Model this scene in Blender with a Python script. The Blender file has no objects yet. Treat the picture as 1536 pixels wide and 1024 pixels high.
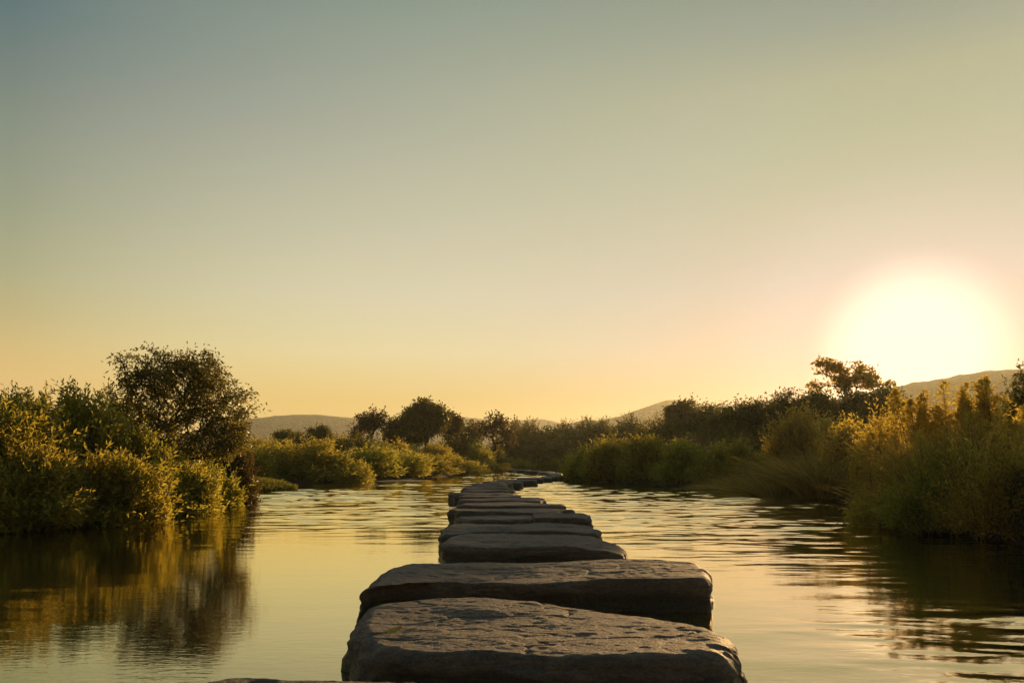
import bpy, math
import numpy as np
from mathutils import Vector

S = bpy.context.scene
C = S.collection
F, HC, CX, HY = 1250.0, 1.2, 768.0, 690.0       # focal length (px of 1536), eye height, centre column, horizon row
SUN_AZ, SUN_EL = math.radians(26.1), math.radians(7.2)
SUN = np.array([math.sin(SUN_AZ)*math.cos(SUN_EL), math.cos(SUN_AZ)*math.cos(SUN_EL), math.sin(SUN_EL)])

def lin(r, g, b):
    f = lambda c: (c/255/12.92) if c/255 <= .04045 else ((c/255+.055)/1.055)**2.4
    return (f(r), f(g), f(b), 1.0)

# ------------------------------------------------------------------ noise
def _hash(ix, iy, iz, seed):
    h = (ix.astype(np.int64)*374761393 + iy.astype(np.int64)*668265263 + iz.astype(np.int64)*2147483647 + seed*974634777) & 0xffffffff
    h = ((h ^ (h >> 13)) * 1274126177) & 0xffffffff
    h = ((h ^ (h >> 16)) * 2246822519) & 0xffffffff
    return ((h ^ (h >> 15)) & 0xffffff) / float(0xffffff)

def vnoise(P, seed=0):
    P = np.asarray(P, float)
    I = np.floor(P); f = P - I; u = f*f*f*(f*(f*6-15)+10)
    ix, iy, iz = I[:,0], I[:,1], I[:,2]
    r = 0
    for dx in (0,1):
        wx = u[:,0] if dx else 1-u[:,0]
        for dy in (0,1):
            wy = u[:,1] if dy else 1-u[:,1]
            for dz in (0,1):
                wz = u[:,2] if dz else 1-u[:,2]
                r = r + wx*wy*wz*_hash(ix+dx, iy+dy, iz+dz, seed)
    return r*2-1

def fbm(P, octv=4, seed=0, gain=.5):
    P = np.asarray(P, float); a, s, r = 1.0, 1.0, 0
    for o in range(octv):
        r = r + a*vnoise(P*s + o*17.3, seed+o*7); a *= gain; s *= 2.03
    return r

# ------------------------------------------------------------------ mesh helpers
def mesh_from(name, V, faces, smooth=False):
    """V (n,3); faces list of (m,k) int arrays"""
    me = bpy.data.meshes.new(name)
    V = np.ascontiguousarray(V, np.float32)
    me.vertices.add(len(V)); me.vertices.foreach_set('co', V.ravel())
    faces = [np.asarray(f, np.int32) for f in faces if len(f)]
    nl = sum(f.size for f in faces); npoly = sum(len(f) for f in faces)
    me.loops.add(nl); me.loops.foreach_set('vertex_index', np.concatenate([f.ravel() for f in faces]))
    st, k0 = [], 0
    for f in faces:
        st.append(k0 + np.arange(len(f))*f.shape[1]); k0 += f.size
    me.polygons.add(npoly); me.polygons.foreach_set('loop_start', np.concatenate(st).astype(np.int32))
    me.update(calc_edges=True)
    if smooth: me.polygons.foreach_set('use_smooth', np.ones(npoly, bool))
    me.validate()
    return me

def link(name, data, mat=None, parent=None):
    o = bpy.data.objects.new(name, data); C.objects.link(o)
    if mat is not None and data is not None and len(data.materials) == 0: data.materials.append(mat)
    if parent is not None: o.parent = parent
    return o

def tag(o, label=None, cat=None, group=None, kind=None):
    if label: o['label'] = label
    if cat: o['category'] = cat
    if group: o['group'] = group
    if kind: o['kind'] = kind
    return o

def unit(A):
    return A / np.maximum(np.linalg.norm(A, axis=-1, keepdims=True), 1e-9)

class Geo:
    """collects leaf diamonds, ribbons and tubes"""
    def __init__(s): s.V, s.T, s.Q, s.n = [], [], [], 0
    def add(s, V, T=None, Q=None):
        s.V.append(V)
        if T is not None and len(T): s.T.append(T + s.n)
        if Q is not None and len(Q): s.Q.append(Q + s.n)
        s.n += len(V)
    def leaves(s, P, D, L, W, rng, fold=.25, droop=.12):
        n = len(P)
        if n == 0: return
        D = unit(D); R = rng.normal(size=(n,3)); R[:,2] += .6
        Sd = unit(np.cross(D, R)); N = np.cross(Sd, D)
        L = np.broadcast_to(L, (n,))[:,None]; W = np.broadcast_to(W, (n,))[:,None]
        m = P + D*L*.42
        V = np.stack([P, m+Sd*W*.5+N*W*fold, P+D*L-np.array([0,0,1.])*L*droop, m-Sd*W*.5+N*W*fold], 1).reshape(-1,3)
        b = np.arange(n)[:,None]*4
        s.add(V, np.concatenate([b+np.array([[0,1,2]]), b+np.array([[0,2,3]])]))
    def ribbons(s, pts, W, rng):
        """pts (n,k,3), W (n,k) half widths"""
        n, k, _ = pts.shape
        T = unit(pts[:,-1]-pts[:,0]); R = rng.normal(size=(n,3)); R[:,2] *= .2
        Sd = unit(np.cross(T, R))[:,None,:]
        V = np.stack([pts+Sd*W[...,None], pts-Sd*W[...,None]], 2).reshape(n, 2*k, 3)
        q = np.concatenate([np.array([[2*i,2*i+1,2*i+3,2*i+2]]) for i in range(k-1)])
        s.add(V.reshape(-1,3), None, (np.arange(n)[:,None,None]*2*k + q[None]).reshape(-1,4))
    def tubes(s, A, B, ra, rb, sides=5):
        n = len(A)
        if n == 0: return
        T = unit(B-A); ref = np.where(np.abs(T[:,2:3])>.9, np.array([[1.,0,0]]), np.array([[0,0,1.]]))
        U = unit(np.cross(T, ref)); W = np.cross(T, U)
        a = np.arange(sides)/sides*2*np.pi
        ring = U[:,None]*np.cos(a)[None,:,None] + W[:,None]*np.sin(a)[None,:,None]
        V = np.concatenate([A[:,None]+ring*np.asarray(ra).reshape(-1,1,1), B[:,None]+ring*np.asarray(rb).reshape(-1,1,1)], 1)
        i = np.arange(sides); j = (i+1)%sides
        q = np.stack([i, j, j+sides, i+sides], 1)
        s.add(V.reshape(-1,3), None, (np.arange(n)[:,None,None]*2*sides + q[None]).reshape(-1,4))
    def mesh(s, name, smooth=False):
        return mesh_from(name, np.concatenate(s.V), ([np.concatenate(s.T)] if s.T else []) + ([np.concatenate(s.Q)] if s.Q else []), smooth)

# ------------------------------------------------------------------ materials
class NT:
    def __init__(s, nt): s.nt = nt; nt.nodes.clear()
    def n(s, t, **kw):
        x = s.nt.nodes.new(t)
        for k, v in kw.items():
            if k.startswith('i_'): x.inputs[k[2:].replace('_',' ')].default_value = v
            elif k.startswith('x_'): x.inputs[int(k[2:])].default_value = v
            else: setattr(x, k, v)
        return x
    def l(s, a, b): s.nt.links.new(a, b)
    def math(s, op, a, b=None, c=None, clamp=False):
        m = s.n('ShaderNodeMath', operation=op, use_clamp=clamp)
        for i, v in enumerate((a, b, c)):
            if v is None: continue
            if hasattr(v, 'default_value'): s.l(v, m.inputs[i])
            else: m.inputs[i].default_value = v
        return m.outputs[0]
    def ramp(s, fac, stops, interp='LINEAR'):
        r = s.n('ShaderNodeValToRGB'); r.color_ramp.interpolation = interp
        e = r.color_ramp.elements
        while len(e) < len(stops): e.new(.5)
        for el, (p, c) in zip(e, stops):
            el.position = p; el.color = c if len(c) == 4 else (*c, 1)
        if fac is not None: s.l(fac, r.inputs[0])
        return r.outputs[0]
    def mix(s, fac, a, b, blend='MIX'):
        m = s.n('ShaderNodeMix', data_type='RGBA', blend_type=blend)
        for sock, v in ((m.inputs[0], fac), (m.inputs[6], a), (m.inputs[7], b)):
            if hasattr(v, 'default_value'): s.l(v, sock)
            else: sock.default_value = v if not isinstance(v, tuple) or len(v) == 4 else (*v, 1)
        return m.outputs[2]
    def noise(s, vec, scale, detail=4, rough=.5, dist=0.0):
        x = s.n('ShaderNodeTexNoise', i_Scale=scale, i_Detail=detail, i_Roughness=rough, i_Distortion=dist)
        if vec is not None: s.l(vec, x.inputs['Vector'])
        return x.outputs['Fac']
    def mapping(s, vec, scale=(1,1,1), rot=(0,0,0)):
        m = s.n('ShaderNodeMapping'); m.inputs['Scale'].default_value = scale; m.inputs['Rotation'].default_value = rot
        s.l(vec, m.inputs['Vector']); return m.outputs[0]

def new_mat(name):
    m = bpy.data.materials.new(name); m.use_nodes = True
    t = NT(m.node_tree); out = t.n('ShaderNodeOutputMaterial')
    return m, t, out

def leaf_mat(name, cols, trans, tf=.45, rough=.45, spec=.35):
    """cols: three leaf colours picked per leaf; trans: colour of the light that passes through"""
    m, t, out = new_mat(name)
    g = t.n('ShaderNodeNewGeometry'); oi = t.n('ShaderNodeObjectInfo')
    rnd = g.outputs['Random Per Island']
    col = t.ramp(rnd, [(0, cols[0]), (.45, cols[1]), (1, cols[2])])
    tc = t.n('ShaderNodeTexCoord')
    patch = t.noise(tc.outputs['Object'], 1.1, 2)
    k = t.math('MULTIPLY_ADD', oi.outputs['Random'], .35, .8)
    k = t.math('MULTIPLY', k, t.math('MULTIPLY_ADD', patch, .9, .55))
    hsv = t.n('ShaderNodeHueSaturation'); t.l(col, hsv.inputs['Color']); t.l(k, hsv.inputs['Value'])
    t.l(t.math('MULTIPLY_ADD', oi.outputs['Random'], .03, .485), hsv.inputs['Hue'])
    p = t.n('ShaderNodeBsdfPrincipled', i_Roughness=rough)
    p.inputs['Specular IOR Level'].default_value = spec
    t.l(hsv.outputs[0], p.inputs['Base Color'])
    tr = t.n('ShaderNodeBsdfTranslucent')
    t.l(t.mix(.5, hsv.outputs[0], trans), tr.inputs['Color'])
    mx = t.n('ShaderNodeMixShader'); mx.inputs[0].default_value = tf
    t.l(p.outputs[0], mx.inputs[1]); t.l(tr.outputs[0], mx.inputs[2]); t.l(mx.outputs[0], out.inputs['Surface'])
    return m

M = {}
M['willow'] = leaf_mat('willow_leaf', [(.055,.075,.014),(.165,.20,.038),(.42,.38,.08)], (.92,.72,.08), .6)
M['green'] = leaf_mat('green_leaf', [(.045,.064,.013),(.135,.165,.032),(.34,.31,.066)], (.85,.62,.07), .6)
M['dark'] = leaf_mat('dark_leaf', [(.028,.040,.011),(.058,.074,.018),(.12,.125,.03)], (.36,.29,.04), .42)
M['brown'] = leaf_mat('brownish_leaf', [(.026,.027,.010),(.052,.048,.016),(.085,.068,.02)], (.33,.19,.03), .38)
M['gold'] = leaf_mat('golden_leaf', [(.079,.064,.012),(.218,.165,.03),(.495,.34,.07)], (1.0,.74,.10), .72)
M['lime'] = leaf_mat('yellow_green_leaf', [(.065,.085,.013),(.17,.195,.029),(.36,.34,.055)], (.78,.68,.066), .55)
M['reed'] = leaf_mat('reed_blade', [(0.044,0.044,0.013),(0.130,0.110,0.029),(0.378,0.277,0.076)], (0.840,0.538,0.084), .45)
M['twig'] = leaf_mat('dusky_leaf', [(.024,.032,.010),(.05,.06,.016),(.13,.125,.03)], (.46,.36,.045), .45, .35, .5)
M['dry'] = leaf_mat('dry_grass', [(.10,.07,.04),(.18,.12,.07),(.26,.18,.10)], (.45,.28,.12), .5)
M['grass'] = leaf_mat('short_grass', [(.04,.05,.008),(.07,.085,.014),(.12,.12,.02)], (.38,.36,.03), .5)

def bark():
    m, t, out = new_mat('bark')
    tc = t.n('ShaderNodeTexCoord')
    nz = t.noise(t.mapping(tc.outputs['Object'], (14,14,3)), 1, 5, .6)
    p = t.n('ShaderNodeBsdfPrincipled', i_Roughness=.9)
    t.l(t.ramp(nz, [(.3,(.018,.013,.009)),(.7,(.06,.042,.028))]), p.inputs['Base Color'])
    b = t.n('ShaderNodeBump', i_Strength=.6, i_Distance=.01); t.l(nz, b.inputs['Height']); t.l(b.outputs[0], p.inputs['Normal'])
    t.l(p.outputs[0], out.inputs['Surface']); return m
M['bark'] = bark()

def stone_mat():
    m, t, out = new_mat('dark_river_stone')
    g = t.n('ShaderNodeNewGeometry'); tc = t.n('ShaderNodeTexCoord'); oi = t.n('ShaderNodeObjectInfo')
    P = g.outputs['Position']
    big = t.noise(P, 2.2, 5, .6)
    streak = t.noise(t.mapping(P, (3.0,4.2,13), (0,0,.12)), 2.4, 6, .62, .6)
    chips = t.noise(t.mapping(P, (8,5.5,17), (0,0,-.25)), 4.6, 5, .68, 1.2)
    grain = t.noise(P, 130, 3, .7)
    col = t.ramp(streak, [(.28,(.036,.027,.023)),(.5,(.098,.069,.054)),(.72,(.185,.124,.088))])
    col = t.mix(t.ramp(big, [(.35,(0,0,0)),(.7,(.75,.75,.75))]), col, (.075,.060,.055))
    col = t.mix(t.ramp(grain, [(.45,(0,0,0)),(.75,(.45,.45,.45))]), col, (.30,.21,.14))
    col = t.mix(1.0, col, t.ramp(chips, [(.30,(.42,.40,.40)),(.50,(1,1,1)),(.72,(1.45,1.35,1.22))]), 'MULTIPLY')
    vor = t.n('ShaderNodeTexVoronoi', feature='DISTANCE_TO_EDGE', i_Scale=1.5)
    wv = t.n('ShaderNodeVectorMath', operation='ADD'); 
    nzv = t.n('ShaderNodeTexNoise', i_Scale=2.5, i_Detail=4.0); t.l(P, nzv.inputs['Vector'])
    sc = t.n('ShaderNodeVectorMath', operation='SCALE'); sc.inputs['Scale'].default_value = .7; t.l(nzv.outputs['Color'], sc.inputs[0])
    t.l(t.mapping(P, (.9,2.6,3.5)), wv.inputs[0]); t.l(sc.outputs[0], wv.inputs[1]); t.l(wv.outputs[0], vor.inputs['Vector'])
    crack = t.ramp(vor.outputs['Distance'], [(0,(0,0,0)),(.035,(1,1,1))])
    # wet band just above the waterline
    sep = t.n('ShaderNodeSeparateXYZ'); t.l(P, sep.inputs[0])
    wz = t.math('MULTIPLY_ADD', big, .10, t.math('MULTIPLY', sep.outputs['Z'], -1.0))
    wet = t.ramp(t.math('ADD', wz, .5), [(.37,(0,0,0)),(.44,(1,1,1))])
    col = t.mix(wet, col, t.mix(1.0, col, (.30,.31,.30,1), 'MULTIPLY'))
    kk = t.math('MULTIPLY_ADD', oi.outputs['Random'], .3, .85)
    hsv = t.n('ShaderNodeHueSaturation'); t.l(col, hsv.inputs['Color']); t.l(kk, hsv.inputs['Value'])
    p = t.n('ShaderNodeBsdfPrincipled'); p.inputs['Specular IOR Level'].default_value = .45
    t.l(hsv.outputs[0], p.inputs['Base Color'])
    t.l(t.math('MULTIPLY_ADD', wet, -.35, t.math('MULTIPLY_ADD', grain, .3, .5)), p.inputs['Roughness'])
    h = t.math('MULTIPLY_ADD', chips, .55, t.math('MULTIPLY', streak, 1.0))
    h = t.math('MULTIPLY_ADD', grain, .22, h)
    h = t.math('MULTIPLY_ADD', crack, .15, h)
    b = t.n('ShaderNodeBump', i_Strength=1.0, i_Distance=.03); t.l(h, b.inputs['Height']); t.l(b.outputs[0], p.inputs['Normal'])
    t.l(p.outputs[0], out.inputs['Surface']); return m
M['stone'] = stone_mat()
def plain(name, a, b, scale, rough, trans=None):
    m, t, out = new_mat(name); tc = t.n('ShaderNodeTexCoord'); nz = t.noise(tc.outputs['Object'], scale, 5, .6)
    p = t.n('ShaderNodeBsdfPrincipled', i_Roughness=rough); t.l(t.mix(t.ramp(nz, [(.35,(0,0,0)),(.65,(1,1,1))]), a, b), p.inputs['Base Color'])
    bp = t.n('ShaderNodeBump', i_Strength=.6, i_Distance=.02); t.l(nz, bp.inputs['Height']); t.l(bp.outputs[0], p.inputs['Normal'])
    t.l(p.outputs[0], out.inputs['Surface']); return m
M['sun_orange'] = plain('sun_orange_stone', (.42,.19,.07), (.60,.30,.11), 7, .75)  # stone with the low sun's orange light put into its colour
M['fallen'] = plain('yellow_leaf', (.45,.27,.03), (.60,.40,.06), 40, .5)

def ground_mat():
    m, t, out = new_mat('river_bank_soil')
    g = t.n('ShaderNodeNewGeometry'); P = g.outputs['Position']
    a = t.noise(P, .35, 6, .6); b = t.noise(P, 9, 5, .65)
    col = t.mix(t.ramp(a, [(.4,(0,0,0)),(.6,(1,1,1))]), (.035,.026,.015), (.035,.038,.012))
    col = t.mix(t.math('MULTIPLY', b, .6), col, (.07,.055,.03))
    p = t.n('ShaderNodeBsdfPrincipled', i_Roughness=.95); t.l(col, p.inputs['Base Color'])
    bp = t.n('ShaderNodeBump', i_Strength=.7, i_Distance=.08); t.l(b, bp.inputs['Height']); t.l(bp.outputs[0], p.inputs['Normal'])
    t.l(p.outputs[0], out.inputs['Surface']); return m
M['ground'] = ground_mat()

def hill_mat(k=1.0):
    m, t, out = new_mat('scrub_hillside')
    g = t.n('ShaderNodeNewGeometry'); P = g.outputs['Position']
    a = t.noise(P, .02, 6, .6); b = t.noise(P, .25, 4, .7)
    col = t.mix(t.ramp(a, [(.35,(0,0,0)),(.65,(1,1,1))]), (.40,.24,.155), (.27,.175,.11))
    col = t.mix(t.ramp(b, [(.46,(0,0,0)),(.58,(1,1,1))]), col, (.05,.045,.025))
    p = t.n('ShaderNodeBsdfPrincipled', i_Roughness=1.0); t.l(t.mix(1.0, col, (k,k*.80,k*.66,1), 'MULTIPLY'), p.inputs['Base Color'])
    p.inputs['Specular IOR Level'].default_value = .1
    bp = t.n('ShaderNodeBump', i_Strength=.8, i_Distance=1.5); t.l(b, bp.inputs['Height']); t.l(bp.outputs[0], p.inputs['Normal'])
    t.l(p.outputs[0], out.inputs['Surface']); return m
M['hill'] = hill_mat(1.5); M['haze_darkened_hill'] = hill_mat(.22)  # second copy darkened to offset pale sun haze on the right hill's shaded side

def water_mat():
    m, t, out = new_mat('rippled_river_water')
    g = t.n('ShaderNodeNewGeometry'); P = g.outputs['Position']
    sep = t.n('ShaderNodeSeparateXYZ'); t.l(P, sep.inputs[0])
    r3 = t.noise(t.mapping(P, (1.0,2.4,1), (0,0,.2)), 7.0, 3, .55, .3)
    near = t.ramp(t.math('MULTIPLY', sep.outputs['Y'], .02), [(.05,(1,1,1)),(.6,(.15,.15,.15))])
    b = t.n('ShaderNodeBump', i_Strength=1.0, i_Distance=1.0); t.l(t.math('MULTIPLY', t.math('MULTIPLY', r3, .0013), near), b.inputs['Height'])
    lw = t.n('ShaderNodeLayerWeight', i_Blend=.5); t.l(b.outputs[0], lw.inputs['Normal'])
    fr = t.ramp(lw.outputs['Facing'], [(.2,(.06,.06,.06)),(.55,(.26,.26,.26)),(.74,(.56,.56,.56)),(.84,(.76,.76,.76)),(.95,(.95,.95,.95))])
    gl = t.n('ShaderNodeBsdfGlossy', i_Roughness=.012); gl.inputs['Color'].default_value = (1.0,.915,.62,1); t.l(b.outputs[0], gl.inputs['Normal'])
    df = t.n('ShaderNodeBsdfDiffuse'); df.inputs['Color'].default_value = (.030,.032,.018,1); t.l(b.outputs[0], df.inputs['Normal'])
    mx = t.n('ShaderNodeMixShader'); t.l(fr, mx.inputs[0]); t.l(df.outputs[0], mx.inputs[1]); t.l(gl.outputs[0], mx.inputs[2])
    t.l(mx.outputs[0], out.inputs['Surface']); return m
M['water'] = water_mat()

def sand_mat():
    m, t, out = new_mat('pale_sand')
    g = t.n('ShaderNodeNewGeometry'); a = t.noise(g.outputs['Position'], 6, 5, .6)
    p = t.n('ShaderNodeBsdfPrincipled', i_Roughness=.8); t.l(t.ramp(a, [(.3,(.30,.22,.13)),(.7,(.45,.34,.21))]), p.inputs['Base Color'])
    t.l(p.outputs[0], out.inputs['Surface']); return m
M['sand'] = sand_mat()

# ------------------------------------------------------------------ river banks and ground
LB = np.array([(-60,-14),(-10,-10),(0,-10.2),(8,-9.6),(12.5,-9.2),(14,-8.1),(16.7,-8.0),(20,-8.0),(22.4,-8.3),(26,-9.9),(28.8,-10.2),(31,-9.6),(33.5,-8.6),(36,-10.4),(40,-10.9),(45,-8.4),(50,-6.4),(62,-4.4),(79,-1.6),(94,-2.4),(104,-6),(112,-16),(120,-30)], float)
RB = np.array([(-60,13),(-10,9),(0,8.8),(6,8.1),(10.7,7.6),(13.6,6.9),(17.6,7.8),(21,9.2),(24,9.7),(29.4,10.0),(33.3,8.7),(37,7.3),(41.7,5.5),(48,4.3),(56,4.3),(62.5,4.1),(80,5.3),(92,6.2),(101,4.6),(108,-1),(114,-12),(120,-30)], float)
def bank_d(X, Y):
    """how far inland (m, positive) or into the river (negative)"""
    xl = np.interp(Y, LB[:,0], LB[:,1]); xr = np.interp(Y, RB[:,0], RB[:,1])
    d = np.maximum(xl-X, X-xr)
    return np.where(Y > 119, np.maximum(d, (Y-119)), d)
def gz(X, Y):
    X = np.atleast_1d(np.asarray(X, float)); Y = np.atleast_1d(np.asarray(Y, float))
    d = bank_d(X, Y)
    z = np.where(d > 0, .30*(1-np.exp(-d/.8)), np.maximum(d*.45, -.75))
    right = (X > np.interp(Y, RB[:,0], RB[:,1]))
    z = z + np.clip(d-3, 0, 60)*np.where(right, .030, .014)
    P = np.stack([X*.35, Y*.35, X*0], 1)
    z = z + np.where(d > .3, .10, .02)*fbm(P, 3, 5)
    return z

def build_ground():
    a = np.linspace(-1, 1, 301); xs = np.sinh(a*4.6)/np.sinh(4.6)*1500
    b = np.linspace(-.62, 1, 361); ys = np.sinh(b*4.4)/np.sinh(4.4)*1800 + 14
    X, Y = np.meshgrid(xs, ys); z = gz(X.ravel(), Y.ravel())
    V = np.stack([X.ravel(), Y.ravel(), z], 1)
    n, k = X.shape; i = np.arange(n-1)[:,None]*k + np.arange(k-1)[None]
    Q = np.stack([i, i+1, i+k+1, i+k], -1).reshape(-1,4)
    tag(link('ground', mesh_from('ground', V, [Q], True), M['ground']), 'dark earth and scrub of the river banks', kind='structure')
build_ground()

def build_river():
    """a really rippled surface: calm pool at the left, ruffled lanes in the current"""
    ys = 1.6*(128/1.6)**np.linspace(0, 1, 1500); xs = np.linspace(-19, 19, 620)
    ys = np.r_[-60, -30, -10, -2, ys]; xs = np.r_[-70, -40, xs, 40, 70]
    X, Y = np.meshgrid(xs, ys); x, y = X.ravel(), Y.ravel()
    P = np.stack([x, y, 0*x], 1)
    gust = np.clip((fbm(P*np.array([.10,.17,1]), 3, 401)+.36)/.7, .10, 1); gust = np.maximum(gust, .62*np.clip((y-6)/8, 0, 1)*np.clip((x+3)/4, .5, 1))
    side = np.clip(.48+.18*(x-.3), .25, 1.2); far = np.clip((y-9)/22, 0, 1)
    amp = gust*(side*(1-far) + far*1.05)
    z = fbm(P*np.array([.34,.95,1]), 2, 411)*.040*(.22+.55*far)
    z += fbm((P+P[:,[1,0,2]]*np.array([.12,-.1,0]))*np.array([1.0,2.5,1]), 2, 421)*(.0150+.016*far)
    z += fbm((P-P[:,[1,0,2]]*np.array([.2,-.15,0]))*np.array([2.4,6.0,1]), 2, 431)*.0058*np.clip(1.6-y/40, 0, 1)
    z *= amp
    z[(np.abs(x) > 19.5) | (y < 1)] = 0
    n, k = X.shape; i = np.arange(n-1)[:,None]*k + np.arange(k-1)[None]
    tag(link('river', mesh_from('river', np.stack([x, y, z], 1), [np.stack([i, i+1, i+k+1, i+k], -1).reshape(-1,4)], True), M['water']), 'calm rippled river reflecting the evening sky', kind='structure')
build_river()

def hill(name, label, crest, Y, depth, seed, mat='hill'):
    """crest: (px, row) of the skyline; a rounded ridge that real distance away"""
    c = np.array(crest, float)
    x = np.linspace(c[0,0], c[-1,0], 260); hz = HC + (HY-np.interp(x, c[:,0], c[:,1]))/F*Y
    ker = np.exp(-np.linspace(-2,2,25)**2); ker /= ker.sum()
    hz = np.convolve(np.pad(hz, 12, 'edge'), ker, 'valid')
    X = (x-CX)/F*Y; k = 61; s = np.linspace(-1, 1, k)
    prof = np.cos(s*np.pi/2)**1.2
    XX = np.repeat(X[:,None], k, 1); YY = Y + s[None]*depth + 0*XX
    XX = (XX) * (YY/Y*.35+.65)
    ZZ = hz[:,None]*prof[None]
    P = np.stack([XX.ravel(), YY.ravel(), ZZ.ravel()], 1)
    P[:,2] += (fbm(P*.02, 4, seed)*4 + fbm(P*.15, 3, seed+3)*.9)*np.clip(P[:,2]/25, 0, 1)*np.repeat(np.ones(len(X)),k)*.6
    P[:,2] -= 3*(np.abs(np.tile(s, len(X)))>.98)
    n = len(X); i = np.arange(n-1)[:,None]*k + np.arange(k-1)[None]
    Q = np.stack([i, i+k, i+k+1, i+1], -1).reshape(-1,4)
    tag(link(name, mesh_from(name, P, [Q], True), M[mat]), label, kind='structure')
hill('hill', 'long flat-topped hazy hill behind the left bank trees', [(120,668),(260,655),(340,637),(380,628),(420,624),(450,622),(490,623),(530,627),(600,631),(690,626),(740,633),(790,629),(830,632),(870,640),(930,660),(1000,690)], 1500, 300, 11)
hill('hill', 'small rounded hill right of the river bend', [(780,672),(830,645),(870,634),(920,628),(950,617),(980,605),(1000,601),(1020,600),(1045,605),(1090,612),(1150,628),(1230,655),(1300,690)], 1150, 280, 21)
hill('hill', 'long hill under the setting sun on the right', [(1150,640),(1230,612),(1300,590),(1350,581),(1390,575),(1430,566),(1470,560),(1510,556),(1560,556),(1640,566),(1760,590),(1900,640),(2000,690)], 640, 220, 31, 'haze_darkened_hill')

# sand spit at the water's edge, left bank
def spit():
    n, k = 60, 9; u = np.linspace(-1,1,n); v = np.linspace(-1,1,k)
    U, W = np.meshgrid(u, v, indexing='ij')
    X = -6.75 + U*2.3 + W*.1; Y = 47.2 + U*2.0 - W*.9*np.sqrt(np.maximum(1-U**2,0.02))
    Z = -.06 + .13*np.sqrt(np.maximum((1-U**2)*(1-W**2), 0)) + .01*fbm(np.stack([X.ravel(),Y.ravel(),0*X.ravel()],1)*2,3,3).reshape(X.shape)
    i = np.arange(n-1)[:,None]*k + np.arange(k-1)[None]
    tag(link('sand_spit', mesh_from('sand_spit', np.stack([X.ravel(),Y.ravel(),Z.ravel()],1), [np.stack([i,i+k,i+k+1,i+1],-1).reshape(-1,4)], True), M['sand']), 'thin pale strip of sand at the foot of the left bank bushes', kind='structure')
spit()

# ------------------------------------------------------------------ stepping stones
def px2w(px, py, z):
    Y = (HC-z)*F/(py-HY); return ((px-CX)/F*Y, Y)

def resample(poly, n):
    p = np.array(poly, float); k = len(p); out = []
    for i in range(k):
        a, b, c, d = p[i-1], p[i], p[(i+1)%k], p[(i+2)%k]
        for t in np.linspace(0,1,24,endpoint=False):
            out.append(.5*((2*b)+(-a+c)*t+(2*a-5*b+4*c-d)*t*t+(-a+3*b-3*c+d)*t**3))
    o = np.array(out); seg = np.linalg.norm(np.roll(o,-1,0)-o, axis=1); cum = np.r_[0, np.cumsum(seg)]
    s = np.linspace(0, cum[-1], n, endpoint=False); o2 = np.vstack([o, o[:1]])
    return np.stack([np.interp(s, cum, o2[:,0]), np.interp(s, cum, o2[:,1])], 1)

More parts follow.
